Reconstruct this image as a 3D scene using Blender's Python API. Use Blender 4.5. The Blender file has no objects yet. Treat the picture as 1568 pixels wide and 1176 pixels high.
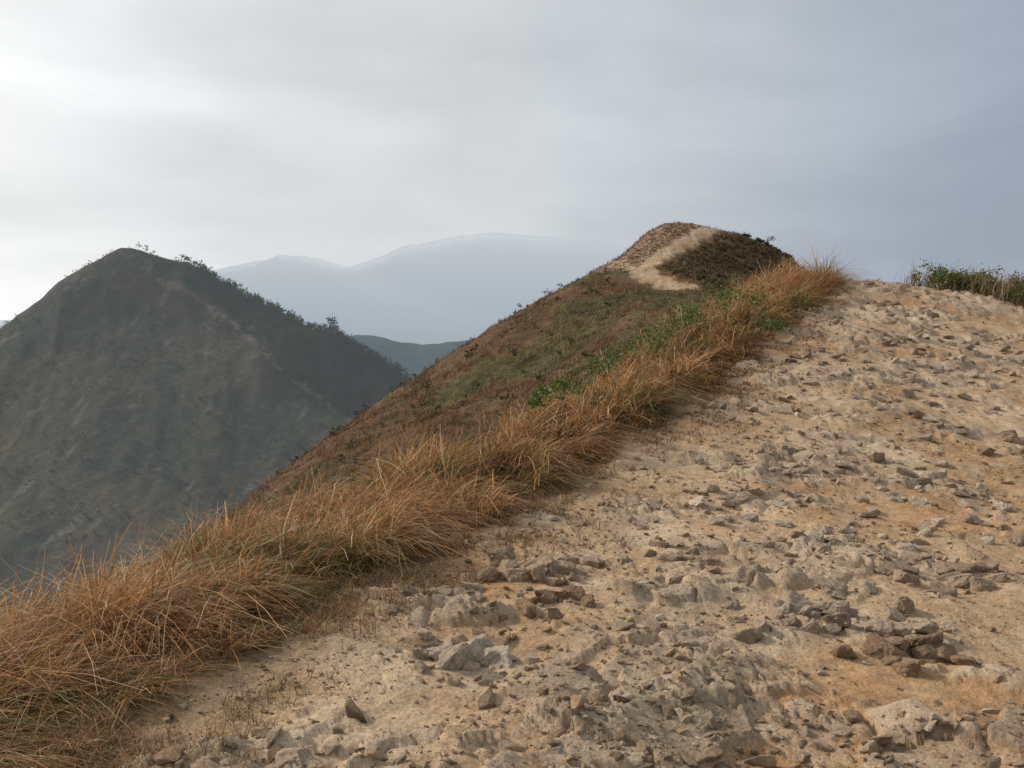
import bpy, bmesh, math, random, time
import numpy as np
from mathutils import Vector
T0=time.time()
rng=np.random.default_rng(7)
F=1230.0
def S(u,v,d):      # image pixel u,v at assumed depth d -> world metres (eye level = z 0)
    return ((u-784)/F*d, d, (588-v)/F*d)

# ------------------------------------------------------------------ noise
def _h(ix,iy,seed):
    a=(ix.astype(np.int64)*374761393+iy.astype(np.int64)*668265263+seed*1442695041)&0xFFFFFFFF
    a=((a^(a>>13))*1274126177)&0xFFFFFFFF
    a=((a^(a>>16))*2246822519)&0xFFFFFFFF
    a=a^(a>>15)
    return (a&0xFFFFFF)/float(0x1000000)
def perlin(x,y,seed=0):
    xi=np.floor(x);yi=np.floor(y);fx=x-xi;fy=y-yi
    u=fx*fx*fx*(fx*(fx*6-15)+10);v=fy*fy*fy*(fy*(fy*6-15)+10)
    def g(ox,oy):
        a=_h(xi+ox,yi+oy,seed)*2*np.pi
        return np.cos(a)*(fx-ox)+np.sin(a)*(fy-oy)
    a=g(0,0);b=g(1,0);c=g(0,1);d=g(1,1)
    return ((a+(b-a)*u)*(1-v)+(c+(d-c)*u)*v)*1.5
def fbm(x,y,o=4,seed=0,gain=.5):
    s=0;a=1;t=0
    for i in range(o):
        s=s+a*perlin(x,y,seed+i*17);t+=a;a*=gain;x=x*2.03+5.1;y=y*2.03+1.7
    return s/t*1.3
def voro(x,y,seed=0):
    xi=np.floor(x);yi=np.floor(y)
    F1=np.full(x.shape,9.);F2=np.full(x.shape,9.);BX=xi.copy();BY=yi.copy()
    DX=np.zeros(x.shape);DY=np.zeros(x.shape)
    for i in(-1,0,1):
        for j in(-1,0,1):
            cx=xi+i;cy=yi+j
            dx=x-(cx+_h(cx,cy,seed));dy=y-(cy+_h(cx,cy,seed+1))
            d=np.sqrt(dx*dx+dy*dy)
            n=d<F1
            F2=np.where(n,F1,np.minimum(F2,d))
            F1=np.where(n,d,F1);DX=np.where(n,dx,DX);DY=np.where(n,dy,DY);BX=np.where(n,cx,BX);BY=np.where(n,cy,BY)
    return F1,F2,_h(BX,BY,seed+2),_h(BX,BY,seed+3),_h(BX,BY,seed+4),DX,DY
def ss(a,b,x):
    t=np.clip((x-a)/(b-a),0,1);return t*t*(3-2*t)
def lerp(a,b,t):
    a=np.asarray(a,float);b=np.asarray(b,float);t=np.asarray(t)[...,None];return a*(1-t)+b*t

class TPS:
    def __init__(s,P,lam=.02):
        P=np.array(P,float);s.c=P[:,:2];n=len(P);s.sc=30.
        X=s.c/s.sc;d=np.linalg.norm(X[:,None]-X[None],axis=2)
        K=np.where(d>0,d*d*np.log(d+1e-12),0)+np.eye(n)*lam*.01
        A=np.zeros((n+3,n+3));A[:n,:n]=K;A[:n,n]=1;A[:n,n+1:]=X;A[n,:n]=1;A[n+1:,:n]=X.T
        b=np.zeros(n+3);b[:n]=P[:,2];s.w=np.linalg.solve(A,b)
    def __call__(s,x,y):
        sh=np.shape(x);x=np.ravel(x)/s.sc;y=np.ravel(y)/s.sc;o=np.empty(x.shape)
        c=s.c/s.sc;n=len(c);w=s.w.astype(np.float64)
        for k in range(0,len(x),20000):
            a=x[k:k+20000];b=y[k:k+20000]
            d2=(a[:,None]-c[None,:,0])**2+(b[:,None]-c[None,:,1])**2
            o[k:k+20000]=(.5*d2*np.log(d2+1e-14))@w[:n]+w[n]+w[n+1]*a+w[n+2]*b
        return o.reshape(sh)

# ------------------------------------------------------------------ mesh helpers
def mk(name,V,Fc,attrs=None,mat=None,smooth=True,parent=None):
    V=np.ascontiguousarray(V,dtype=np.float32);Fc=np.ascontiguousarray(Fc,dtype=np.int32)
    k=Fc.shape[1];m=bpy.data.meshes.new(name)
    m.vertices.add(len(V));m.vertices.foreach_set('co',V.ravel())
    m.loops.add(Fc.size);m.loops.foreach_set('vertex_index',Fc.ravel())
    m.polygons.add(len(Fc));m.polygons.foreach_set('loop_start',np.arange(0,Fc.size,k,dtype=np.int32))
    m.update(calc_edges=True)
    m.polygons.foreach_set('use_smooth',np.full(len(Fc),smooth,dtype=bool))
    for a,arr in (attrs or {}).items():
        arr=np.asarray(arr,dtype=np.float32)
        if arr.ndim==1:
            at=m.attributes.new(a,'FLOAT','POINT');at.data.foreach_set('value',arr);continue
        at=m.attributes.new(a,'FLOAT_COLOR','POINT')
        c=np.ones((len(arr),4),np.float32);c[:,:3]=arr[:,:3];at.data.foreach_set('color',c.ravel())
    if mat:m.materials.append(mat)
    o=bpy.data.objects.new(name,m);bpy.context.scene.collection.objects.link(o)
    return o
def subset(name,V,Fc,sel,attrs,mat):
    f=Fc[sel];used=np.zeros(len(V),bool);used[f.ravel()]=True
    mp=np.cumsum(used)-1
    return mk(name,V[used],mp[f],{k:a[used] for k,a in attrs.items()},mat)

# ------------------------------------------------------------------ materials
def newmat(name):
    m=bpy.data.materials.new(name);m.use_nodes=True;nt=m.node_tree;nt.nodes.clear()
    return m,nt,nt.nodes,nt.links
def surf_mat(name,layers,bumps,rough=.95,haze=None,translucent=0.,spec=.15,veil=False):
    """colour from vertex attribute Col, multiplied by noise layers; haze=(factor lo/hi,colour low,colour high,z low,z high)"""
    m,nt,N,L=newmat(name)
    out=N.new('ShaderNodeOutputMaterial');p=N.new('ShaderNodeBsdfPrincipled')
    p.inputs['Roughness'].default_value=rough;p.inputs['Specular IOR Level'].default_value=spec
    at=N.new('ShaderNodeAttribute');at.attribute_name='Col'
    tc=N.new('ShaderNodeTexCoord');col=at.outputs['Color']
    for sc,de,lo,hi in layers:
        n=N.new('ShaderNodeTexNoise');n.inputs['Scale'].default_value=sc;n.inputs['Detail'].default_value=de;n.inputs['Roughness'].default_value=.65
        L.new(tc.outputs['Object'],n.inputs['Vector'])
        mr=N.new('ShaderNodeMapRange');mr.inputs['From Min'].default_value=.3;mr.inputs['From Max'].default_value=.7
        mr.inputs['To Min'].default_value=lo;mr.inputs['To Max'].default_value=hi
        L.new(n.outputs['Fac'],mr.inputs['Value'])
        v=N.new('ShaderNodeVectorMath');v.operation='SCALE';L.new(col,v.inputs[0]);L.new(mr.outputs['Result'],v.inputs['Scale']);col=v.outputs[0]
    L.new(col,p.inputs['Base Color'])
    prev=None
    for kind,sc,dist,st in bumps:
        if kind=='n':
            n=N.new('ShaderNodeTexNoise');n.inputs['Detail'].default_value=6;n.inputs['Roughness'].default_value=.7;o=n.outputs['Fac']
        else:
            n=N.new('ShaderNodeTexVoronoi');n.feature='F1';o=n.outputs['Distance']
        n.inputs['Scale'].default_value=sc;L.new(tc.outputs['Object'],n.inputs['Vector'])
        b=N.new('ShaderNodeBump');b.inputs['Distance'].default_value=dist;b.inputs['Strength'].default_value=st
        if kind=='v':b.invert=True
        L.new(o,b.inputs['Height'])
        if prev:L.new(prev,b.inputs['Normal'])
        prev=b.outputs['Normal']
    if prev:L.new(prev,p.inputs['Normal'])
    sh=p.outputs[0]
    if translucent>0:
        t=N.new('ShaderNodeBsdfTranslucent');L.new(col,t.inputs['Color'])
        mx=N.new('ShaderNodeMixShader');mx.inputs[0].default_value=translucent;L.new(sh,mx.inputs[1]);L.new(t.outputs[0],mx.inputs[2]);sh=mx.outputs[0]
    if haze:  # aerial haze painted on the surface as height-tinted emission, no mist volume
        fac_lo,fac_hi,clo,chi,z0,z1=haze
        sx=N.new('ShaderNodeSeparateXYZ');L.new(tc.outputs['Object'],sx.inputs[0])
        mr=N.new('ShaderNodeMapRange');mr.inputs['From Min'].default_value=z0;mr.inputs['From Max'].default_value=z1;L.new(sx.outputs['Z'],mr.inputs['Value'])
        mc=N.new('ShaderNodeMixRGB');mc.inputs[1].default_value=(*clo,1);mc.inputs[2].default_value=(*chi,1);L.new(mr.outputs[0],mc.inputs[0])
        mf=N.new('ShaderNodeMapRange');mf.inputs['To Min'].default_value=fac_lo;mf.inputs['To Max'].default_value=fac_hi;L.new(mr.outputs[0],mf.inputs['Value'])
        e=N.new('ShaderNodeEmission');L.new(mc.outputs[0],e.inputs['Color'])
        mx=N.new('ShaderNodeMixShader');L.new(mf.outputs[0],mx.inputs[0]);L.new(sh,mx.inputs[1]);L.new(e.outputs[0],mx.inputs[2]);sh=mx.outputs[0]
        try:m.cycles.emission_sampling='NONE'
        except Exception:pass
    if veil:   # crest faded by transparency to imitate cloud haze; no cloud is modelled
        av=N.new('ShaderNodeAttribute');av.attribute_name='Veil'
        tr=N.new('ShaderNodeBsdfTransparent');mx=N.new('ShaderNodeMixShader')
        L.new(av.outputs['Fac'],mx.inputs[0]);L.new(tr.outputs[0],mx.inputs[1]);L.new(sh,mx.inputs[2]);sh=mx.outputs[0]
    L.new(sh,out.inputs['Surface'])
    return m
HZ=(.40,.44,.47)  # painted haze colour for the mountain and its foliage
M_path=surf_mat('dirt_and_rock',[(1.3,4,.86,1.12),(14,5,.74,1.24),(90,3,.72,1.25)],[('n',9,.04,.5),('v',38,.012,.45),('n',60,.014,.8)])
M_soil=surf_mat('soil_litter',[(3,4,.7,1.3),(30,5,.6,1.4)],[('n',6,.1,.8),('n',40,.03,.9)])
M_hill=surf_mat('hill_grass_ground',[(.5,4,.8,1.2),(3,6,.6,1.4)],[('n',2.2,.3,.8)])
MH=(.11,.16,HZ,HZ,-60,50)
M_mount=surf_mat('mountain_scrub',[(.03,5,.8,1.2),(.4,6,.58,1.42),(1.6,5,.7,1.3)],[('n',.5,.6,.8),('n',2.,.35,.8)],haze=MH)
M_rock=surf_mat('rock',[(8,5,.75,1.2),(60,4,.65,1.3)],[('n',22,.025,.9),('n',90,.008,.9)],rough=.9)
M_grass=surf_mat('dry_grass',[],[],rough=.5,translucent=.3,spec=.35)
M_leaf=surf_mat('leaves',[],[],rough=.55,translucent=.25,spec=.3)
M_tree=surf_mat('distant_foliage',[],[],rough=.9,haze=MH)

# ------------------------------------------------------------------ near ridge terrain
edge_pts=[(-3.,-1.7),(0,-1.7),(2.8,-1.56),(3.8,-1.19),(5.,-.75),(7.8,.42),(11,2.4),(17,5.75),(20,7.7),(24,9.95),(30,10.3),(45,8.6),(60,8)]
EY=[a for a,b in edge_pts];EX=[b for a,b in edge_pts]
def xedge(y):return np.interp(y,EY,EX)
def xright(y):return np.interp(y,[0,15,18,21,24,30,45],[60,30,17,13.6,12.2,12.6,10.8])
P=[(0,0,-1.6),(0,-3,-1.75),(-2,0,-1.6),(3,0,-1.65),(3,-3,-1.8),(8,0,-1.7),(8,4,-1.45),(-1.5,-3,-1.75),
 S(784,1176,2.9),S(784,900,4.9),S(784,780,7),S(1050,620,11),S(1200,500,17),S(1290,432,24),
 S(1568,1176,3),S(1568,900,5.3),S(1568,750,8),S(1568,650,11),S(1568,560,15),S(1568,500,19),S(1568,460,23),
 S(1176,1176,3),S(1176,900,5.1),S(1176,750,7.7),S(1176,620,11.3),S(1250,530,15),S(1290,470,20),
 S(100,1176,2.8),S(400,1000,3.8),S(600,880,5),S(850,740,7.8),
 (5,6,-1.3),(10,8,-1.1),(12,12,-.4),(16,16,.4),(18,20,1.5),(22,26,1.2),(25,12,-2),(35,20,-4),(30,35,-6),
 S(1340,434,24),S(1400,440,24),S(1480,447,24),S(1568,455,24),(10.8,30,2.9),(16,30,1.6),(22,32,-.6),(10,38,3.9),
 S(1040,440,45),(15,45,3.2),(22,45,0),
 S(1000,415,50),S(945,408,56),S(1000,395,56),S(1040,372,60),S(1090,350,65),S(1010,346,66),S(1050,345,67),
 S(1100,402,58),S(1180,380,65),S(1140,362,65),S(1120,432,46),S(1100,455,38),S(1040,455,38),
 (26.7,65,6.5),(22,55,4.8),(34,60,0),(14,76,8),(20,76,7),(10,73,8.5),(26,76,3),
 S(900,600,24),S(1000,530,28),S(900,500,40),S(800,560,38),S(700,620,34),S(600,690,29),S(500,760,24),
 S(800,660,20),S(700,720,16),S(600,780,13),S(500,830,10.5),S(370,870,9),S(200,930,8),S(0,1050,6.5),
 (-2.8,2.8,-1.42),(-2.4,3.8,-1.36),(-1.95,5,-1.25),(-.8,7.8,-1.),(1.1,11,-.4),(4.3,17,1.1),(6,20,1.8),(8.1,24,2.9),
 (-12,4,-7),(-15,-3,-9),(-20,20,-15),(-30,10,-18),
 (-60,40,-48),(-50,80,-52),(0,105,-25),(40,100,-18),(60,60,-20),(55,20,-14),(-40,0,-28),(20,110,-20),(-25,100,-42)]
sil=[(940,400,58),(900,420,57),(860,440,56),(800,477,54),(750,510,52),(690,548,50),(640,580,48),(560,635,45),(480,700,41),(370,790,36),(200,930,30),(0,1080,24)]
for i,(u,v,d) in enumerate(sil):
    p=S(u,v,d);P.append(p)
    P.append((p[0]-5,p[1]+8,p[2]-7));
    if i%3==0:P.append((p[0]-18,p[1]+16,p[2]-22))
tps=TPS(P)
def hit(u,v,d0,d1,fn,n=600):
    d=np.linspace(d0,d1,n);z=fn((u-784)/F*d,d);r=(588-v)/F*d
    i=int(np.argmax(z>=r))
    if not (z>=r).any(): i=int(np.argmin(np.abs(z-r)))
    return (float((u-784)/F*d[i]),float(d[i]))
trail=[hit(u,v,33,75,tps) for u,v in [(1050,441),(1020,437),(995,426),(983,413),(998,402),(1020,387),(1045,373),(1068,361),(1090,351)]]
trail2=[hit(u,v,33,75,tps) for u,v in [(990,420),(962,410),(946,403)]]
rocky=[hit(u,v,33,75,tps) for u,v in [(955,408),(975,388),(1000,370),(1030,354),(1070,350)]]
def dpoly(x,y,pl):
    D=np.full(np.shape(x),1e9)
    for (ax,ay),(bx,by) in zip(pl[:-1],pl[1:]):
        vx,vy=bx-ax,by-ay;t=np.clip(((x-ax)*vx+(y-ay)*vy)/(vx*vx+vy*vy+1e-9),0,1)
        D=np.minimum(D,np.hypot(x-ax-t*vx,y-ay-t*vy))
    return D
def pathmask(x,y,split=False):
    n=fbm(x*.9,y*.9,3,5)*.5+fbm(x*4,y*4,2,9)*.22
    m=ss(-.2,.3,x-xedge(y)+n*np.clip(y/6,.6,2))*ss(-.2,.3,xright(y)-x+n*2)
    m=m*ss(33,30,y);t=np.zeros_like(m)
    far=y>30
    if np.any(far):
        xf,yf=x[far],y[far];nf=n[far]
        d=np.minimum(dpoly(xf,yf,trail),dpoly(xf,yf,trail2)+.2)
        tt=ss(1.05,.4,d+nf*.9)
        r=ss(3.4,1.4,dpoly(xf,yf,rocky)+fbm(xf*.5,yf*.5,3,77)*1.8)*.8*ss(-.4,.1,fbm(xf*1.5,yf*1.5,3,31))
        t[far]=tt;m=m.copy();m[far]=np.maximum(m[far],np.maximum(tt,r))
    return (m,t) if split else m
def ground_full(x,y):
    z=tps(x,y);m,tr=pathmask(x,y,True)
    rock=np.zeros(x.shape);rb=np.zeros(x.shape);disp=np.zeros(x.shape)
    s=m>.01
    if s.any():
        xx,yy=x[s],y[s];r=np.hypot(xx,yy)
        wx=xx+fbm(xx*1.5,yy*1.5,3,40)*.25;wy=yy+fbm(xx*1.5,yy*1.5,3,41)*.25
        ca,sa=math.cos(.35),math.sin(.35);rx=wx*ca+wy*sa;ry=-wx*sa+wy*ca
        R=ss(-.02,.36,fbm(xx*.5,yy*.8,4,60)+.12*ss(8,14,yy))
        R2=ss(-.02,.36,fbm(xx*1.2,yy*1.2,3,66)+.08*ss(8,14,yy))
        R3=ss(-.2,.35,fbm(xx*2.2,yy*2.2,3,68))
        f1,f2,a,b,c,dx,dy=voro(rx/.5,ry/.24,3)
        c1=ss(0,.10,f2-f1);h1=(a**1.6*.07+(b-.5)*dx*.08+(c-.5)*dy*.08)*c1
        g1,g2,a2,b2,cc2,dx2,dy2=voro(rx/.15,ry/.09,13)
        c2=ss(0,.15,g2-g1);h2=(a2**2*.038+(b2-.5)*dx2*.03+(cc2-.5)*dy2*.03)*c2
        near=r<14
        h3=np.zeros(xx.shape)
        if near.any():
            k1,k2,a3,_,_,_,_=voro(xx[near]/.05,yy[near]/.04,23)
            h3[near]=(a3**3*.016)*ss(0,.3,k2-k1)
        fn=fbm(xx*5,yy*5,4,70)*.014+fbm(xx*1.1,yy*1.1,3,71)*.06
        far=np.clip(r/12,1,1.7)
        disp[s]=(R*h1*far+R2*h2*far+R3*h3*.8)+fn
        rock[s]=np.clip(R*a*c1*1.1+R2*ss(.5,.9,a2)*c2*.7,0,1);rb[s]=b*.5+b2*.5
    fl=ss(0,6,xedge(y)-x-1.)
    dv=fbm(x*.9,y*.9,4,80)*.1+fl*(fbm(x*.12,y*.12,3,81)*.55+fbm(x*.45,y*.45,3,82)*.22)
    z=z+m*disp+(1-m)*dv
    return z,m,rock,rb,tr
NR,NA=1000,1200
rad=2.3*np.exp(np.linspace(0,1,NR)**1.12*math.log(118/2.3))
az=np.radians(np.linspace(-62,60,NA))
RR,AA=np.meshgrid(rad,az,indexing='ij')
X=(RR*np.sin(AA)).ravel();Y=(RR*np.cos(AA)-2.0).ravel()
Z,PM,RK,RB,TRM=ground_full(X,Y)
n1=fbm(X*.5,Y*.5,4,100);n2=fbm(X*2.5,Y*2.5,3,101);n3=fbm(X*.09,Y*.09,3,102);n4=fbm(X*.35,Y*.35,4,103)
dirt=lerp((.505,.350,.212),(.45,.270,.140),ss(-.05,.45,n1+n2*.35))
dirt=lerp(dirt,(.58,.44,.295),ss(-.05,.45,-n1+n2*.4))
dirt=lerp(dirt,(.29,.20,.125),ss(.5,1.3,ss(.1,.6,n4)+ss(.8,0.,X-xedge(Y)))*.6)
rockc=lerp((.31,.24,.17),(.55,.44,.32),RB)
pc=lerp(dirt,rockc,np.clip(RK*1.3,0,.8))
pc=np.where(((Y>33)&(TRM<.4))[:,None],pc*np.array((.70,.66,.64)),pc)
sx=xedge(Y)-X
veg=lerp((.145,.085,.043),(.105,.075,.038),ss(-.2,.4,n4))
veg=lerp(veg,(.085,.092,.034),ss(.1,.45,n3+n4*.4)*.5)
veg=lerp(veg,(.28,.19,.11),ss(.7,0,sx)*(Y<30)*.8)
COL=lerp(veg,pc,PM)
i=np.arange(NR-1)[:,None]*NA+np.arange(NA-1)[None,:]
Q=np.stack([i,i+1,i+NA+1,i+NA],-1).reshape(-1,4)[:,::-1]
V=np.stack([X,Y,Z],1)
pmf=PM[Q].mean(1);yf=Y[Q].mean(1)
At={'Col':COL}
subset('dirt_path',V,Q,(pmf>.35)&(yf<31),At,M_path)
subset('ground',V,Q,(pmf<=.35)&(yf<31),At,M_soil)
subset('grassy_hill',V,Q,(yf>=31)&(pmf<=.35),At,M_hill)
subset('hill_trail',V,Q,(yf>=31)&(pmf>.35),At,M_path)
print('terrain',time.time()-T0)

# ------------------------------------------------------------------ left mountain
MP=[S(185,380,300),S(150,402,298),S(110,428,293),S(60,462,285),S(0,508,275),S(-150,600,260),S(-350,700,240),S(230,391,300),S(300,411,300),S(380,450,298),S(450,485,290),S(520,515,282),S(580,550,274),S(640,587,266),S(760,665,255),S(900,750,245),
 S(200,820,180),S(0,850,170),S(370,780,185),S(-150,900,170),S(-400,950,170),S(100,600,235),S(250,600,238),S(200,480,275),S(350,482,279),S(430,560,259),S(530,645,239),S(620,740,218),S(500,780,195),
 S(560,600,263),S(480,560,267),S(0,680,220),S(-50,760,200),(-60,120,-60),(-120,120,-62),(-200,120,-62),(20,150,-62),(60,200,-70),(-160,160,-42)]
for (u,v,d) in [(185,380,300),(110,428,293),(60,462,285),(-150,600,260),(300,411,300),(450,485,290),(580,550,274),(760,665,255),(900,750,245)]:
    p=S(u,v,d);MP.append((p[0]-5,p[1]+40,p[2]-28));MP.append((p[0]-5,p[1]+110,p[2]-80))
mt=TPS(MP)
def mount_full(x,y):
    z=mt(x,y)
    rd=1-np.abs(fbm(x/26+y/70,y/75,4,200))*2
    k=ss(0,30,np.hypot(x+146,(y-300)))
    return z+(fbm(x/30,y/45,3,201)*1.8+rd*1.7-1.35)*k+fbm(x/5,y/5,3,202)*.4
nx,ny=600,600
gx=np.linspace(-330,130,nx);gy=115+(430-115)*np.linspace(0,1,ny)**1.1
GX,GY=np.meshgrid(gx,gy,indexing='xy');GX=GX.ravel();GY=GY.ravel();GZ=mount_full(GX,GY)
def forest(x,y,z):
    px=np.array([S(215,395,299),S(350,482,276),S(430,560,255),S(530,645,236),S(620,740,215)])
    o=np.argsort(px[:,1]);xs=np.interp(y,px[o,1],px[o,0])
    return ss(-6,14,x-xs+fbm(x/12,y/12,4,210)*12)
fo=forest(GX,GY,GZ)
a=fbm(GX/40,GY/40,4,220);b=fbm(GX/9,GY/9,4,221)
rdc=np.abs(fbm(GX/26+GY/70,GY/75,4,200))
mc=lerp((.066,.055,.031),(.036,.042,.023),ss(-.25,.25,a+b*.5))  # scrub colours, kept dark in the albedo to stand in for cloud shadow
mc=lerp(mc,(.090,.070,.042),ss(.1,.45,b-a*.4)*.5)
mc=lerp(mc,(.026,.034,.020),ss(.25,.5,rdc+b*.15)*.7)
mc=lerp(mc,(.16,.145,.125),ss(.36,.6,fbm(GX/5,GY/16,4,222)+.10*(GX<-100)*ss(250,200,GY))*.5)
mc=lerp(mc,(.022,.031,.020),fo*.9)
mtr=[hit(u,v,150,300,mt) for u,v in [(230,425),(300,450),(350,485),(400,540),(440,575),(500,615),(540,650)]]
mc=lerp(mc,(.20,.155,.11),ss(1.3,.3,dpoly(GX,GY,mtr)+b*2.2)*.5)
i=np.arange(ny-1)[:,None]*nx+np.arange(nx-1)[None,:]
Q=np.stack([i,i+1,i+nx+1,i+nx],-1).reshape(-1,4)
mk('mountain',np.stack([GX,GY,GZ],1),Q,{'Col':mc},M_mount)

# ------------------------------------------------------------------ distant ranges
def range_sheet(name,prof,d,back,front,zb,col,haze,amp,mat_layers,bump,nx=500,ny=90,seed=300,veil=None):
    us=[p[0] for p in prof];vs=[p[1] for p in prof]
    x0,x1=(us[0]-784)/F*d,(us[-1]-784)/F*d
    xs=np.linspace(x0,x1,nx);t=np.linspace(-1,1,ny)
    XX,TT=np.meshgrid(xs,t)
    crest=(588-np.interp(784+XX/d*F,us,vs))/F*d
    k=np.ones(9)/9;cr=np.convolve(np.pad(crest[0],4,mode='edge'),k,'valid');crest=np.tile(cr,(ny,1))
    crest=crest+fbm(XX/(amp*3),XX*0+.7,4,seed+5)*amp*.25
    YY=d+np.where(TT<0,TT*front,TT*back)+fbm(XX/(front*.5),TT*0+.3,3,seed)*front*.12
    w=np.cos(np.abs(TT)**.9*np.pi/2)
    ZZ=zb+(crest-zb)*w+fbm(XX/(amp*9),YY/(amp*9),5,seed+1)*amp*(.35+.9*np.abs(TT))+np.abs(fbm(XX/(amp*5),YY/(amp*14),3,seed+3))*-amp*.8*np.abs(TT)
    c=lerp(col,np.array(col)*.6,ss(-.3,.4,fbm(XX/(amp*4),YY/(amp*4),4,seed+2))).reshape(-1,3)
    at={'Col':c}
    if veil:
        dz=np.maximum(crest-ZZ,0)
        at['Veil']=np.where(TT>.02,0.,veil[0]+(1-veil[0])*ss(0,veil[1],dz)).ravel()
    i=np.arange(ny-1)[:,None]*nx+np.arange(nx-1)[None,:]
    Q=np.stack([i,i+1,i+nx+1,i+nx],-1).reshape(-1,4)
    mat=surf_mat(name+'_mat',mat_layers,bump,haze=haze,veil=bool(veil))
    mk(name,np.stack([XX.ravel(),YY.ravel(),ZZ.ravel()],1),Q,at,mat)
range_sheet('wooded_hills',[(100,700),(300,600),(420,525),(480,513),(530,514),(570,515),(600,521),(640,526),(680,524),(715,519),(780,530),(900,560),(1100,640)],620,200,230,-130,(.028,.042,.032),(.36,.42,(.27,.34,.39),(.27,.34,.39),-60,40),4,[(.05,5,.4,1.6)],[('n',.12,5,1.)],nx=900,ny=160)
LOW=(.31,.38,.44)  # painted haze colour low on the far ranges and valley floor
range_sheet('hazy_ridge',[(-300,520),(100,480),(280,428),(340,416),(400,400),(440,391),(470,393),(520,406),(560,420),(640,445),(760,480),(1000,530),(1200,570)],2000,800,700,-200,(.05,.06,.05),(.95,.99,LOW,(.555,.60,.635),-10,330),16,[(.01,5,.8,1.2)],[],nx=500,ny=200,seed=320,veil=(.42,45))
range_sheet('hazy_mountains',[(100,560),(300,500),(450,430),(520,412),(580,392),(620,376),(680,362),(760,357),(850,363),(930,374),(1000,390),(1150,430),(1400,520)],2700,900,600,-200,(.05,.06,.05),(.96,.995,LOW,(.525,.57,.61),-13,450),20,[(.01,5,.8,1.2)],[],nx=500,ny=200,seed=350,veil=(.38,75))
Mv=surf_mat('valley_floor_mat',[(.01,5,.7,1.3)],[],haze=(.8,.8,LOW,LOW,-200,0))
g=np.linspace(-9000,9000,40);A,B=np.meshgrid(g,g);i=np.arange(39)[:,None]*40+np.arange(39)[None,:]
mk('valley_floor',np.stack([A.ravel(),B.ravel()+3000,np.full(A.size,-125.)],1),np.stack([i,i+1,i+41,i+40],-1).reshape(-1,4),{'Col':np.tile((.05,.065,.04),(1600,1))},Mv)

# ------------------------------------------------------------------ grass
def blades(name,Pb,h,w,lean,bend,col,K=4,tipc=1.25,mat=None):
    n=len(Pb);t=np.linspace(0,1,K+1)[None,:,None]
    fa=rng.uniform(0,2*np.pi,n)
    ld=np.stack([np.cos(lean),np.sin(lean),np.zeros(n)],1)[:,None,:]
    H=h[:,None,None];Bn=bend[:,None,None]
    c=Pb[:,None,:]+ld*H*(Bn*t**1.6)
    c=c+np.array([0,0,1.])[None,None,:]*H*(t-.5*Bn*t**2.4)
    jit=np.stack([np.sin(fa*3),np.cos(fa*5),0*fa],1)[:,None,:]*H*.11*np.sin(t*np.pi*1.4)
    c=c+jit
    sd=np.stack([np.cos(fa),np.sin(fa),np.zeros(n)],1)[:,None,:]*(w[:,None,None]*.5*(1-t*.9)**.6)
    V=np.stack([c-sd,c+sd],2).reshape(-1,3)
    b=(np.arange(n)*(K+1)*2)[:,None]+(np.arange(K)*2)[None,:]
    Q=np.stack([b,b+1,b+3,b+2],-1).reshape(-1,4)
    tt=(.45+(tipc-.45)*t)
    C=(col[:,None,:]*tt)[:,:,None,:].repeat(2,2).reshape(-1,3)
    return V,Q,C
def join(parts):
    V=[];Q=[];C=[];o=0
    for v,q,c in parts:V.append(v);Q.append(q+o);C.append(c);o+=len(v)
    return np.concatenate(V),np.concatenate(Q),np.concatenate(C)
PAL=np.array([(.48,.24,.09),(.38,.17,.06),(.57,.365,.165),(.20,.105,.045),(.66,.50,.30),(.30,.18,.085),(.14,.15,.04)])
def gcol(n,p):
    c=PAL[rng.choice(7,n,p=p)];return c*rng.uniform(.65,1.25,(n,1))
parts=[]
nC=11500
s=rng.uniform(0,1,nC)
yb=1.2*np.exp(s*math.log(26.5/1.2))
wid=np.interp(yb,[1,5,10,17,24],[2.2,1.9,2.0,3.2,3.0])
off=rng.uniform(0,1,nC)**.85*wid+.06
xb=xedge(yb)-off
clump=fbm(xb*1.6,yb*1.6,3,400)
keep=rng.uniform(0,1,nC)<(.60+clump*1.6)
xb,yb,off,clump=xb[keep],yb[keep],off[keep],clump[keep]
per=11;nk=len(xb)
tone=rng.uniform(.6,1.3,nk);cle=rng.normal(-.3,1.3,nk);clb=np.clip(rng.normal(.95,.35,nk),.2,1.6);clh=rng.uniform(.65,1.15,nk)
lay=ss(.0,.35,fbm(xb*.8,yb*.8,2,450));clb=clb+lay*.35;cle=cle*(1-lay*.6)
rep=lambda a:np.repeat(a,per)
bx=rep(xb);by=rep(yb);n=len(bx);sc=np.clip(by/9,.55,1.6)
rr=np.abs(rng.normal(0,.035,n))*sc*1.6;ra=rng.uniform(0,2*np.pi,n);bx=bx+rr*np.cos(ra);by=by+rr*np.sin(ra)
of=rep(off);zz=ground_full(bx,by)[0]
hb=np.interp(by,[1,4,9,16,22,25],[.34,.42,.54,.67,.93,1.05])
h=hb*ss(-.25,.75,of+fbm(bx*.8,by*.8,2,410)*.4)*rng.uniform(.5,1.05,n)*rep(clh)*(1+rep(clump)*.7)+.05
lean=rep(cle)+rng.normal(0,.7,n);bend=np.clip(rep(clb)+rng.normal(0,.25,n),.05,1.7)
w=rng.uniform(.003,.0095,n)*np.clip(by/4.5,.8,3.)
green=fbm(bx*.7,by*.7,3,420)
col=gcol(n,[.27,.22,.18,.12,.12,.07,.02])*rep(tone)[:,None]*(1+.4*rep(clump))[:,None]
gm=(green>.14)&(rng.uniform(0,1,n)<.40);col[gm]=np.array((.155,.17,.045))*rng.uniform(.6,1.3,(gm.sum(),1))
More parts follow.
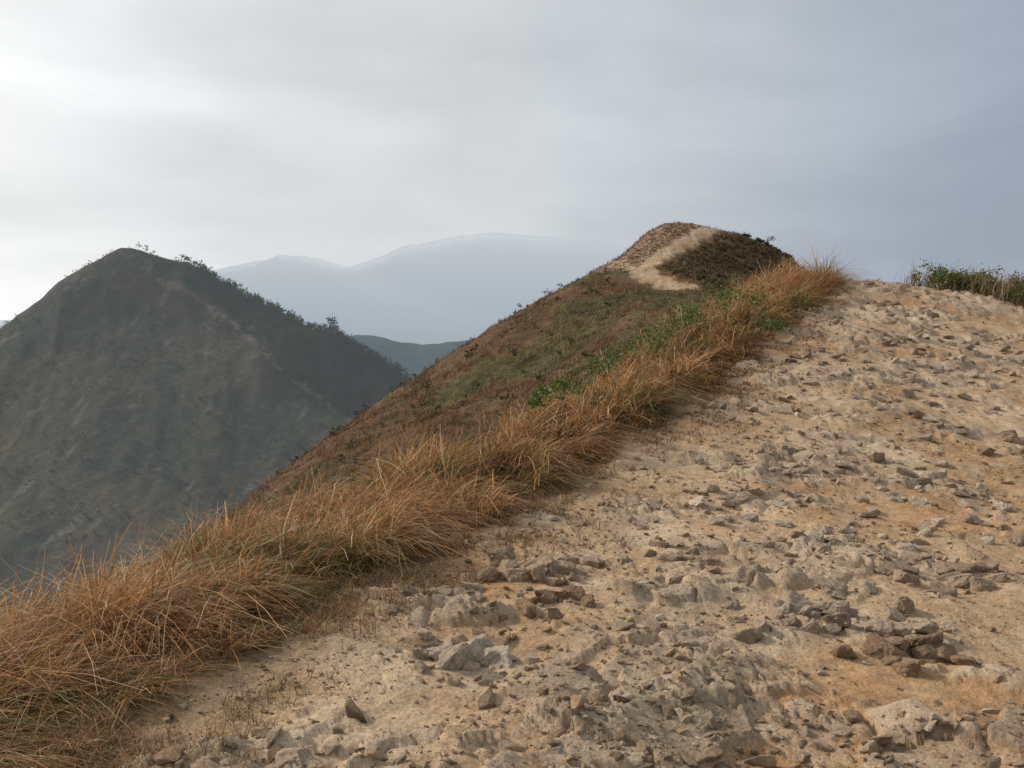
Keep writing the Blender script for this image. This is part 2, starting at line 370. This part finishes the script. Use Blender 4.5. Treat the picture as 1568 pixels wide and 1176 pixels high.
parts.append(blades('g',np.stack([bx,by,zz-.02],1),h,w,lean,bend,col,5,1.35))
nC=9500;yb=1.5*np.exp(rng.uniform(0,1,nC)*math.log(25/1.5));xb=xedge(yb)+rng.normal(-.08,.34,nC)*np.clip(yb/5,.8,1.8)
kp=fbm(xb*2,yb*2,2,430)>-.12;xb,yb=xb[kp],yb[kp]
per=7;bx=np.repeat(xb,per);by=np.repeat(yb,per);n=len(bx)
bx=bx+rng.normal(0,.03,n);by=by+rng.normal(0,.03,n);zz=ground_full(bx,by)[0]
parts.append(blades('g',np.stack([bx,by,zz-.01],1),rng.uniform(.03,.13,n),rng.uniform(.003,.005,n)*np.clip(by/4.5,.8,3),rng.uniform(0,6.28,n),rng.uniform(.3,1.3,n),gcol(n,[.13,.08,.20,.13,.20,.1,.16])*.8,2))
V,Q,C=join(parts);mk('verge_grass',V,Q,{'Col':C},M_grass)
n=420;by=1.5*np.exp(rng.uniform(0,1,n)*math.log(25/1.5));bx=xedge(by)-rng.uniform(.4,2.2,n);zz=ground_full(bx,by)[0]
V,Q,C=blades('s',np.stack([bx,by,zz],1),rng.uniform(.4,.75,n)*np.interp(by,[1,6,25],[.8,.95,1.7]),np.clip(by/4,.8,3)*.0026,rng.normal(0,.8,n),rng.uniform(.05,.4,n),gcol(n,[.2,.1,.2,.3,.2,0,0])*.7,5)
mk('grass_stalks',V,Q,{'Col':C},M_grass)
# hill and flank grass
nC=44000
a=np.radians(rng.uniform(-30,27,nC));r=8.5*np.exp(rng.uniform(0,1,nC)**.8*math.log(80/8.5))
xb=r*np.sin(a);yb=r*np.cos(a)
m=pathmask(xb,yb);kp=(m<.3)&((xedge(yb)-xb>1.6)|(yb>29))
xb,yb=xb[kp],yb[kp]
cl=fbm(xb*.5,yb*.5,4,440);kp=rng.uniform(0,1,len(xb))<.72+cl;xb,yb,cl=xb[kp],yb[kp],cl[kp]
per=6;bx=np.repeat(xb,per);by=np.repeat(yb,per);n=len(bx);sp=np.clip(by/28,.4,2.)
bx=bx+rng.normal(0,.1,n)*sp;by=by+rng.normal(0,.1,n)*sp
zz=ground_full(bx,by)[0]
hc=PAL[rng.choice([0,1,3,5],n)]*np.array((.54,.58,.68))*rng.uniform(.6,1.15,(n,1))*(1+np.repeat(cl,per)*.5)[:,None]
gp=fbm(bx*.09,by*.09,3,102)+fbm(bx*.35,by*.35,4,103)*.6
gm=(gp>.16)&(rng.uniform(0,1,n)<.34);hc[gm]=np.array((.10,.125,.038))*rng.uniform(.6,1.3,(gm.sum(),1))
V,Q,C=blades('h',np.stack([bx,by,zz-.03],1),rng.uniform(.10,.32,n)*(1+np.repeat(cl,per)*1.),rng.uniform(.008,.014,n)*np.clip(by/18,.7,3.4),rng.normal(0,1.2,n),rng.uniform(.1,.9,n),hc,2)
mk('hillside_grass',V,Q,{'Col':C},M_grass)
print('grass',time.time()-T0)

# ------------------------------------------------------------------ shrubs / leaf clusters
def leaves(C0,R,n,ls,cols,flat=.8,up=.3):
    k=max(3,n//25);sub=rng.normal(0,.45,(k,3))*np.array((R,R,R*flat))
    ci=rng.integers(0,k,n);p=C0+sub[ci]+rng.normal(0,.22,(n,3))*R
    p[:,2]=np.maximum(p[:,2],C0[2]-R*.9)
    d=rng.normal(0,1,(n,3));d[:,2]=np.abs(d[:,2])*.6+up;d/=np.linalg.norm(d,axis=1)[:,None]
    s=np.cross(d,rng.normal(0,1,(n,3)));s/=np.linalg.norm(s,axis=1)[:,None]+1e-6
    l=ls*rng.uniform(.6,1.3,(n,1));w=l*.42
    V=np.stack([p,p+d*l*.5+s*w*.5,p+d*l,p+d*l*.5-s*w*.5],1).reshape(-1,3)
    Q=np.arange(n*4).reshape(-1,4)
    c=np.array(cols)[rng.integers(0,len(cols),n)]*rng.uniform(.6,1.35,(n,1))
    return V,Q,np.repeat(c,4,axis=0)
def stems(C0,R,k,zb):
    P0=np.tile(np.array([[C0[0],C0[1],zb]]),(k,1))+rng.normal(0,R*.2,(k,3))*np.array((1,1,0))
    return blades('x',P0,rng.uniform(.8,1.4,k)*(C0[2]-zb+R*.7),np.full(k,max(.006,R*.03)),rng.uniform(0,6.28,k),rng.uniform(.1,.6,k),np.tile((.10,.06,.035),(k,1)),4,1.)
def zg(x,y):return float(ground_full(np.array([x]),np.array([y]))[0][0])
GR=[(.09,.14,.03),(.13,.19,.04),(.06,.10,.025),(.16,.20,.05)]
sp=[]
for u,v,d,R in [(1050,470,14.5,.32),(1040,489,14.2,.30),(1025,503,13.6,.28),(985,512,12.3,.32),(965,525,11.8,.28),(1000,519,12.3,.26),(940,541,11,.26),(912,557,9.9,.22),(935,548,10.6,.22),(880,578,9.4,.18),(1095,456,15.5,.36),(1070,476,15,.32),(1120,452,16.5,.34),(1150,464,16.2,.32),(838,598,8.8,.14),(862,588,9.1,.15),(1185,500,15.9,.28),(1170,494,15.9,.3),(1205,512,16.1,.22),(820,612,8.6,.10),(1200,470,18,.3),(1220,455,19,.3)]:
    x,y,z=S(u,v,d);zb=zg(x,y)
    c=np.array((x,y,z-.05))
    sp.append((leaves(c,R,int(200),max(.05,.0045*d),GR),stems(c,R,7,min(zb,z-.1)),zb))
V,Q,C=join([q for a_ in sp for q in a_[:2]]);mk('green_shrubs',V,Q,{'Col':C},M_leaf)
pp=[]
for k in range(150):
    x=rng.uniform(12.3,19);y=rng.uniform(20.5,25.2)
    if x<float(xright(np.array(y)))+.2:continue
    zb=zg(x,y);R=rng.uniform(.2,.42)
    pp.append(leaves(np.array((x,y,zb+R*.95)),R,120,.10,GR+[(.16,.13,.05),(.2,.12,.05),(.06,.09,.03)]))
V,Q,C=join(pp);mk('crest_plants',V,Q,{'Col':C},M_leaf)
n=5000;by=rng.uniform(19,25.6,n);bx=xright(by)+rng.uniform(-.1,6,n)**1.0;zz=ground_full(bx,by)[0]
V,Q,C=blades('s',np.stack([bx,by,zz],1),rng.uniform(.15,.95,n)**1.3+.08,rng.uniform(.012,.02,n),rng.normal(0,1,n),rng.uniform(.1,.8,n),gcol(n,[.12,.08,.2,.2,.1,.1,.20])*.75,3)
mk('crest_grass',V,Q,{'Col':C},M_grass)
pp=[]
DG=[(.035,.055,.02),(.05,.07,.025),(.06,.06,.025)]
for k in range(240):
    u=rng.uniform(420,1010);y=rng.uniform(14,58);x=(u-784)/F*y
    if float(xedge(y))-x<2.5:continue
    zb=zg(x,y);R=rng.uniform(.08,.26)*np.clip(y/30,.6,1.3)
    pp.append(leaves(np.array((x,y,zb+R*.6)),R,45,R*.5,DG))
BP=[]
for k in range(900):
    u=rng.uniform(1005,1215);v=rng.uniform(350,445)
    line=np.interp(u,[1000,1022,1045,1068,1090,1120],[405,392,379,367,356,350])
    if v<line+6 or (u<1060 and v>428):continue
    BP.append(hit(u,v,38,72,tps,250))
BP=np.array(BP);d_=dpoly(BP[:,0],BP[:,1],trail);BP=BP[d_>1.3]
zb_=ground_full(BP[:,0],BP[:,1])[0]
for (x,y),zb in zip(BP,zb_):
    R=rng.uniform(.10,.20)
    pp.append(leaves(np.array((x,y,zb+R*.4)),R,26,.15,[(.13,.082,.046),(.16,.10,.055),(.10,.07,.038),(.085,.08,.038)],up=.8))
for u,v,d,R in [(1175,372,64,.4),(1163,376,64,.22),(1122,357,66,.2),(1105,352,66,.16),(1138,362,65,.2),(1150,368,65,.2),(795,470,54,.26),(838,446,56,.3),(860,436,56,.25),(772,492,53,.25),(712,612,35,.22),(575,628,45,.25),(790,540,38,.3),(730,590,36,.25)]:
    x,y,z=S(u,v,d);pp.append(leaves(np.array((x,y,z)),R,80,R*.38,DG))
V,Q,C=join(pp);mk('hillside_shrubs',V,Q,{'Col':C},M_leaf)

# ------------------------------------------------------------------ trees and scrub on the mountain
pp=[];xs=[];ys=[];Rs=[]
def addt(x,y,R):xs.append(x);ys.append(y);Rs.append(R)
for u0,u1,k in [(290,640,130),(480,545,24),(560,640,24)]:
    for _ in range(k):
        u=rng.uniform(u0,u1);d=np.interp(u,[190,300,380,450,520,580,640],[300,300,298,290,282,274,266])+rng.normal(0,3)
        addt((u-784)/F*d,d,rng.uniform(.6,1.5))
for _ in range(26):
    u=rng.uniform(175,300);d=300+rng.normal(0,1.5);addt((u-784)/F*d,d,rng.uniform(.2,.45))
for u,R in [(508,2.6),(515,2.2),(500,1.9),(570,1.8),(478,1.6),(372,1.4),(616,1.8)]:
    d=float(np.interp(u,[190,300,380,450,520,580,640],[300,300,298,290,282,274,266]));addt((u-784)/F*d,d,R)
big=len(xs)
for _ in range(5200):
    x=rng.uniform(-150,10);y=rng.uniform(200,305);addt(x,y,rng.uniform(.6,1.5))
xs=np.array(xs);ys=np.array(ys);Rs=np.array(Rs);zs=mount_full(xs,ys);ff=forest(xs,ys,zs)
for k in range(len(xs)):
    if k>=big and rng.uniform()>ff[k]*.8:continue
    R=Rs[k];c=np.array((xs[k],ys[k],zs[k]+R*.85))
    pp.append(leaves(c,R,70 if k<big else 26,R*(.42 if k<big else .6),[(.018,.03,.014),(.026,.04,.018),(.034,.045,.02)],flat=.85))
    if k<big:pp.append(blades('t',np.array([[xs[k],ys[k],zs[k]-.3]]*3),np.full(3,R*1.7),np.full(3,R*.14),rng.uniform(0,6.28,3),rng.uniform(.05,.4,3),np.tile((.04,.03,.02),(3,1)),4,1.))
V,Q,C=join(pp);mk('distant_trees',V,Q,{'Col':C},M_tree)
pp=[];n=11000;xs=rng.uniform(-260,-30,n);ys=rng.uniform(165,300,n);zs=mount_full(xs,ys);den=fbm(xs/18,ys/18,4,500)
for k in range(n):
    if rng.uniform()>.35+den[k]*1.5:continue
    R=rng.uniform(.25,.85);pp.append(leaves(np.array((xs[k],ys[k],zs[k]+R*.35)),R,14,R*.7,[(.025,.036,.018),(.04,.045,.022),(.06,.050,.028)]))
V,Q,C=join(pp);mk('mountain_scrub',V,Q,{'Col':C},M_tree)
print('trees',time.time()-T0)

# ------------------------------------------------------------------ rocks
def rockvar(npts,lev,seed):
    r=random.Random(seed);bm=bmesh.new()
    for _ in range(npts):
        v=Vector((r.gauss(0,1),r.gauss(0,1),r.gauss(0,1))).normalized()
        v=Vector((max(-.75,min(.75,v.x)),max(-.75,min(.75,v.y)),max(-.6,min(.6,v.z))))*r.uniform(.8,1.12)
        bm.verts.new((v.x,v.y*.8,v.z*.7))
    bmesh.ops.convex_hull(bm,input=bm.verts[:])
    bmesh.ops.delete(bm,geom=[g for g in bm.verts if not g.link_faces],context='VERTS')
    if lev>0:
        bmesh.ops.dissolve_limit(bm,angle_limit=.35,verts=bm.verts[:],edges=bm.edges[:])
        bmesh.ops.bevel(bm,geom=bm.edges[:],offset=.06,segments=1,profile=.5,affect='EDGES')
    bmesh.ops.triangulate(bm,faces=bm.faces[:])
    for _ in range(lev-1 if lev>1 else 0):
        bmesh.ops.subdivide_edges(bm,edges=[e for e in bm.edges if e.calc_length()>.12],cuts=1)
        bmesh.ops.triangulate(bm,faces=bm.faces[:])
    bm.verts.index_update()
    V=np.array([v.co[:] for v in bm.verts])
    if lev>0:
        d=fbm(V[:,1]*2.5+seed,V[:,2]*3+V[:,0]*2,3,seed)*.16
        if lev>1:d=d+fbm(V[:,0]*7+V[:,2]*5,V[:,1]*7+seed-V[:,2]*6,3,seed+9)*.08
        V=V*(1+d[:,None])
    T=np.array([[v.index for v in f.verts] for f in bm.faces]);bm.free()
    return V,T
BIG=[rockvar(14,4,i) for i in range(12)];MID=[rockvar(13,1,30+i) for i in range(14)];SM=[rockvar(10,0,50+i) for i in range(12)]
def place(x,y,size,variants,flat,sink,cols):
    z=ground_full(x,y)[0];parts=[];vi=rng.integers(0,len(variants),len(x))
    for k,(V,T) in enumerate(variants):
        I=np.where(vi==k)[0]
        if not len(I):continue
        n=len(I);a=rng.uniform(0,6.28,n);tx=rng.normal(0,.2,n);ty=rng.normal(0,.2,n)
        Vs=V[None]*np.stack([np.ones(n)*1.0,rng.uniform(.7,1.1,n),flat*rng.uniform(.7,1.3,n)],1)[:,None,:]*size[I][:,None,None]*.72
        X_=Vs[...,0]*np.cos(a)[:,None]-Vs[...,1]*np.sin(a)[:,None];Y_=Vs[...,0]*np.sin(a)[:,None]+Vs[...,1]*np.cos(a)[:,None]
        Z_=Vs[...,2]+X_*tx[:,None]+Y_*ty[:,None]
        W=np.stack([X_+x[I][:,None],Y_+y[I][:,None],Z_+(z[I]+size[I]*sink)[:,None]],-1).reshape(-1,3)
        TT=(T[None]+(np.arange(n)*len(V))[:,None,None]).reshape(-1,3)
        parts.append((W,TT,np.repeat(cols[I],len(V),axis=0)))
    return parts
RC=np.array([(.43,.33,.23),(.37,.265,.175),(.54,.435,.315),(.30,.215,.14),(.46,.32,.20),(.27,.20,.14)])
def rcol(n):return RC[rng.integers(0,6,n)]*rng.uniform(.8,1.15,(n,1))
n=62000
a=np.radians(rng.uniform(-38,36,n));r=2.2*np.exp(rng.uniform(0,1,n)**1.05*math.log(27/2.2));x=r*np.sin(a);y=r*np.cos(a)-.3
m=pathmask(x,y);cl=fbm(x*.9,y*.9,3,600);kp=(m>.25)&(rng.uniform(0,1,n)<.6+cl);x,y=x[kp],y[kp];n=len(x)
sz=(.006+.015*rng.pareto(3.,n).clip(0,3))*np.clip(y/5,.8,2.0)
V,T,C=join(place(x,y,sz,SM,.9,.1,rcol(n)));mk('gravel',V,T,{'Col':C},M_rock,smooth=False)
# loose stones
n=7500
a=np.radians(rng.uniform(-36,36,n));r=2.6*np.exp(rng.uniform(0,1,n)*math.log(26/2.6));x=r*np.sin(a);y=r*np.cos(a)
m=pathmask(x,y);cl=fbm(x*.5,y*.8,4,60);kp=(m>.6)&(rng.uniform(0,1,n)<.13+cl*1.9);x,y=x[kp],y[kp];n=len(x)
sz=rng.uniform(.025,.06,n)*np.clip(y/6.5,.8,2.1)*(1+rng.pareto(3.,n).clip(0,2.2))
pr=place(x,y,sz,MID,.88,-.02,rcol(n)*.93)
# particular stones / outcrops
fx=[]
def cluster(u,v,k,su,sv,s0,s1,c=None):
    for _ in range(k):
        uu=u+rng.normal(0,su);vv=v+rng.normal(0,sv);X_,Y_=hit(uu,vv,1.5,28,tps,300)
        fx.append((X_,Y_,rng.uniform(s0,s1)*1.12,c))
cluster(805,885,20,42,16,.07,.18,(.37,.275,.19));cluster(850,925,9,30,14,.07,.15,(.29,.195,.12));cluster(700,910,10,40,12,.06,.13,(.40,.315,.23))
cluster(740,1012,4,45,8,.15,.24,(.55,.455,.35));cluster(650,1010,5,30,14,.08,.17,(.46,.37,.28));cluster(760,1040,7,60,14,.05,.1,(.42,.33,.24))
cluster(1270,935,20,75,16,.08,.20,(.38,.30,.22));cluster(1390,1010,12,40,14,.08,.18,(.30,.205,.13));cluster(1340,975,14,70,18,.07,.16,(.40,.31,.23))
cluster(1450,885,16,60,12,.07,.17,(.37,.275,.20));cluster(1150,775,8,40,10,.09,.18,(.52,.42,.32));cluster(1060,790,10,60,16,.07,.15,(.41,.325,.245))
cluster(1000,850,18,90,14,.06,.13,(.38,.295,.22));cluster(1180,965,10,50,12,.07,.15,(.41,.315,.23));cluster(1550,680,12,40,14,.12,.24,(.32,.23,.155))
cluster(1440,525,34,90,12,.10,.26,(.33,.25,.18));cluster(1350,620,30,120,14,.08,.2,(.38,.295,.22));cluster(1290,545,18,60,12,.10,.22,(.31,.245,.18));cluster(1250,720,22,110,16,.07,.16,(.46,.375,.28))
cluster(1520,570,20,60,14,.10,.24,(.41,.325,.24));cluster(1300,830,24,140,18,.06,.14,(.46,.375,.28));cluster(1420,780,20,90,14,.07,.15,(.48,.395,.30));cluster(1120,1110,8,200,30,.04,.09,(.42,.335,.24))
cluster(813,748,1,1,1,.10,.11,(.5,.46,.4));cluster(1370,470,26,60,8,.10,.24,(.33,.25,.18))
fx_=np.array([(p[0],p[1],p[2]) for p in fx]);fc=np.array([p[3] for p in fx])*rng.uniform(.8,1.2,(len(fx),1))
pr+=place(fx_[:,0],fx_[:,1],fx_[:,2],BIG,.95,.06,fc)
V,T,C=join(pr);mk('rocks',V,T,{'Col':C},M_rock,smooth=False)
n=900;tt=rng.integers(0,len(rocky)-1,n);f=rng.uniform(0,1,n);rk=np.array(rocky)
x=rk[tt,0]*(1-f)+rk[tt+1,0]*f+rng.normal(0,1.3,n);y=rk[tt,1]*(1-f)+rk[tt+1,1]*f+rng.normal(0,1.3,n)
kp=(pathmask(x,y)>.3)&(dpoly(x,y,trail)>.7);x,y=x[kp],y[kp];n=len(x)
V,T,C=join(place(x,y,rng.uniform(.08,.30,n),MID,.7,.0,rcol(n)*.85));mk('hilltop_rocks',V,T,{'Col':C},M_rock,smooth=False)
print('rocks',time.time()-T0)

# ------------------------------------------------------------------ sky and sun
SA,SE=math.radians(-68),math.radians(33)
w=bpy.data.worlds.new('World');bpy.context.scene.world=w;w.use_nodes=True
nt=w.node_tree;N=nt.nodes;L=nt.links;N.clear()
out=N.new('ShaderNodeOutputWorld');bg=N.new('ShaderNodeBackground');bg.inputs['Strength'].default_value=.1;L.new(bg.outputs[0],out.inputs[0])
sky=N.new('ShaderNodeTexSky');sky.sky_type='NISHITA';sky.sun_disc=False;sky.sun_elevation=SE;sky.sun_rotation=SA;sky.dust_density=3
tc=N.new('ShaderNodeTexCoord')
dt=N.new('ShaderNodeVectorMath');dt.operation='DOT_PRODUCT';L.new(tc.outputs['Generated'],dt.inputs[0]);g=Vector((-.80,.55,.10)).normalized();dt.inputs[1].default_value=g
mp=N.new('ShaderNodeMapping');mp.inputs['Scale'].default_value=(1,1,3.2);mp.inputs['Rotation'].default_value=(0,.10,0);mp.inputs['Location'].default_value=(.3,0,.35);L.new(tc.outputs['Generated'],mp.inputs['Vector'])
n=N.new('ShaderNodeTexNoise');n.inputs['Scale'].default_value=2.1;n.inputs['Detail'].default_value=7;n.inputs['Roughness'].default_value=.5;n.inputs['Distortion'].default_value=.25;L.new(mp.outputs[0],n.inputs['Vector'])
ma=N.new('ShaderNodeMath');ma.operation='MULTIPLY_ADD';L.new(n.outputs['Fac'],ma.inputs[0]);ma.inputs[1].default_value=.26;ma.inputs[2].default_value=-.13
ad=N.new('ShaderNodeMath');ad.operation='ADD';L.new(dt.outputs['Value'],ad.inputs[0]);L.new(ma.outputs[0],ad.inputs[1])
hf=N.new('ShaderNodeMath');hf.operation='MULTIPLY_ADD';L.new(ad.outputs[0],hf.inputs[0]);hf.inputs[1].default_value=.5;hf.inputs[2].default_value=.5
cr=N.new('ShaderNodeValToRGB');L.new(hf.outputs[0],cr.inputs[0]);e=cr.color_ramp;e.interpolation='B_SPLINE'
e.elements[0].position=0.;e.elements[0].color=(.60,.58,.55,1);e.elements[1].position=1.;e.elements[1].color=(1.,1.,1.,1)
for p,c in [(.30,(.46,.47,.49)),(.50,(.32,.375,.47)),(.61,(.44,.49,.56)),(.74,(.59,.62,.64)),(.90,(.70,.72,.73))]:
    x_=e.elements.new(p);x_.color=(*c,1)
mr=N.new('ShaderNodeMapRange');mr.inputs['From Min'].default_value=.34;mr.inputs['From Max'].default_value=.66;mr.inputs['To Min'].default_value=.90*10.3;mr.inputs['To Max'].default_value=1.10*10.3
L.new(n.outputs['Fac'],mr.inputs['Value'])
sc=N.new('ShaderNodeVectorMath');sc.operation='SCALE';L.new(cr.outputs[0],sc.inputs[0]);L.new(mr.outputs[0],sc.inputs['Scale'])
mx=N.new('ShaderNodeMixRGB');mx.inputs[0].default_value=.94;L.new(sky.outputs[0],mx.inputs[1]);L.new(sc.outputs[0],mx.inputs[2]);L.new(mx.outputs[0],bg.inputs['Color'])
ld=bpy.data.lights.new('sun','SUN');ld.energy=3.1;ld.angle=math.radians(8);ld.color=(1,.88,.72)
sun=bpy.data.objects.new('sun',ld);bpy.context.scene.collection.objects.link(sun)
dv=Vector((math.sin(SA)*math.cos(SE),math.cos(SA)*math.cos(SE),math.sin(SE)))
sun.rotation_euler=dv.to_track_quat('Z','Y').to_euler()
cd=bpy.data.cameras.new('camera');cam=bpy.data.objects.new('camera',cd);bpy.context.scene.collection.objects.link(cam)
cam.rotation_euler=(math.radians(90),0,0);cd.lens=36*F/1568;cd.clip_end=20000;cd.clip_start=.05
sc_=bpy.context.scene;sc_.camera=cam
sc_.view_settings.view_transform='Standard';sc_.view_settings.look='None';sc_.view_settings.exposure=0
print('done',time.time()-T0)
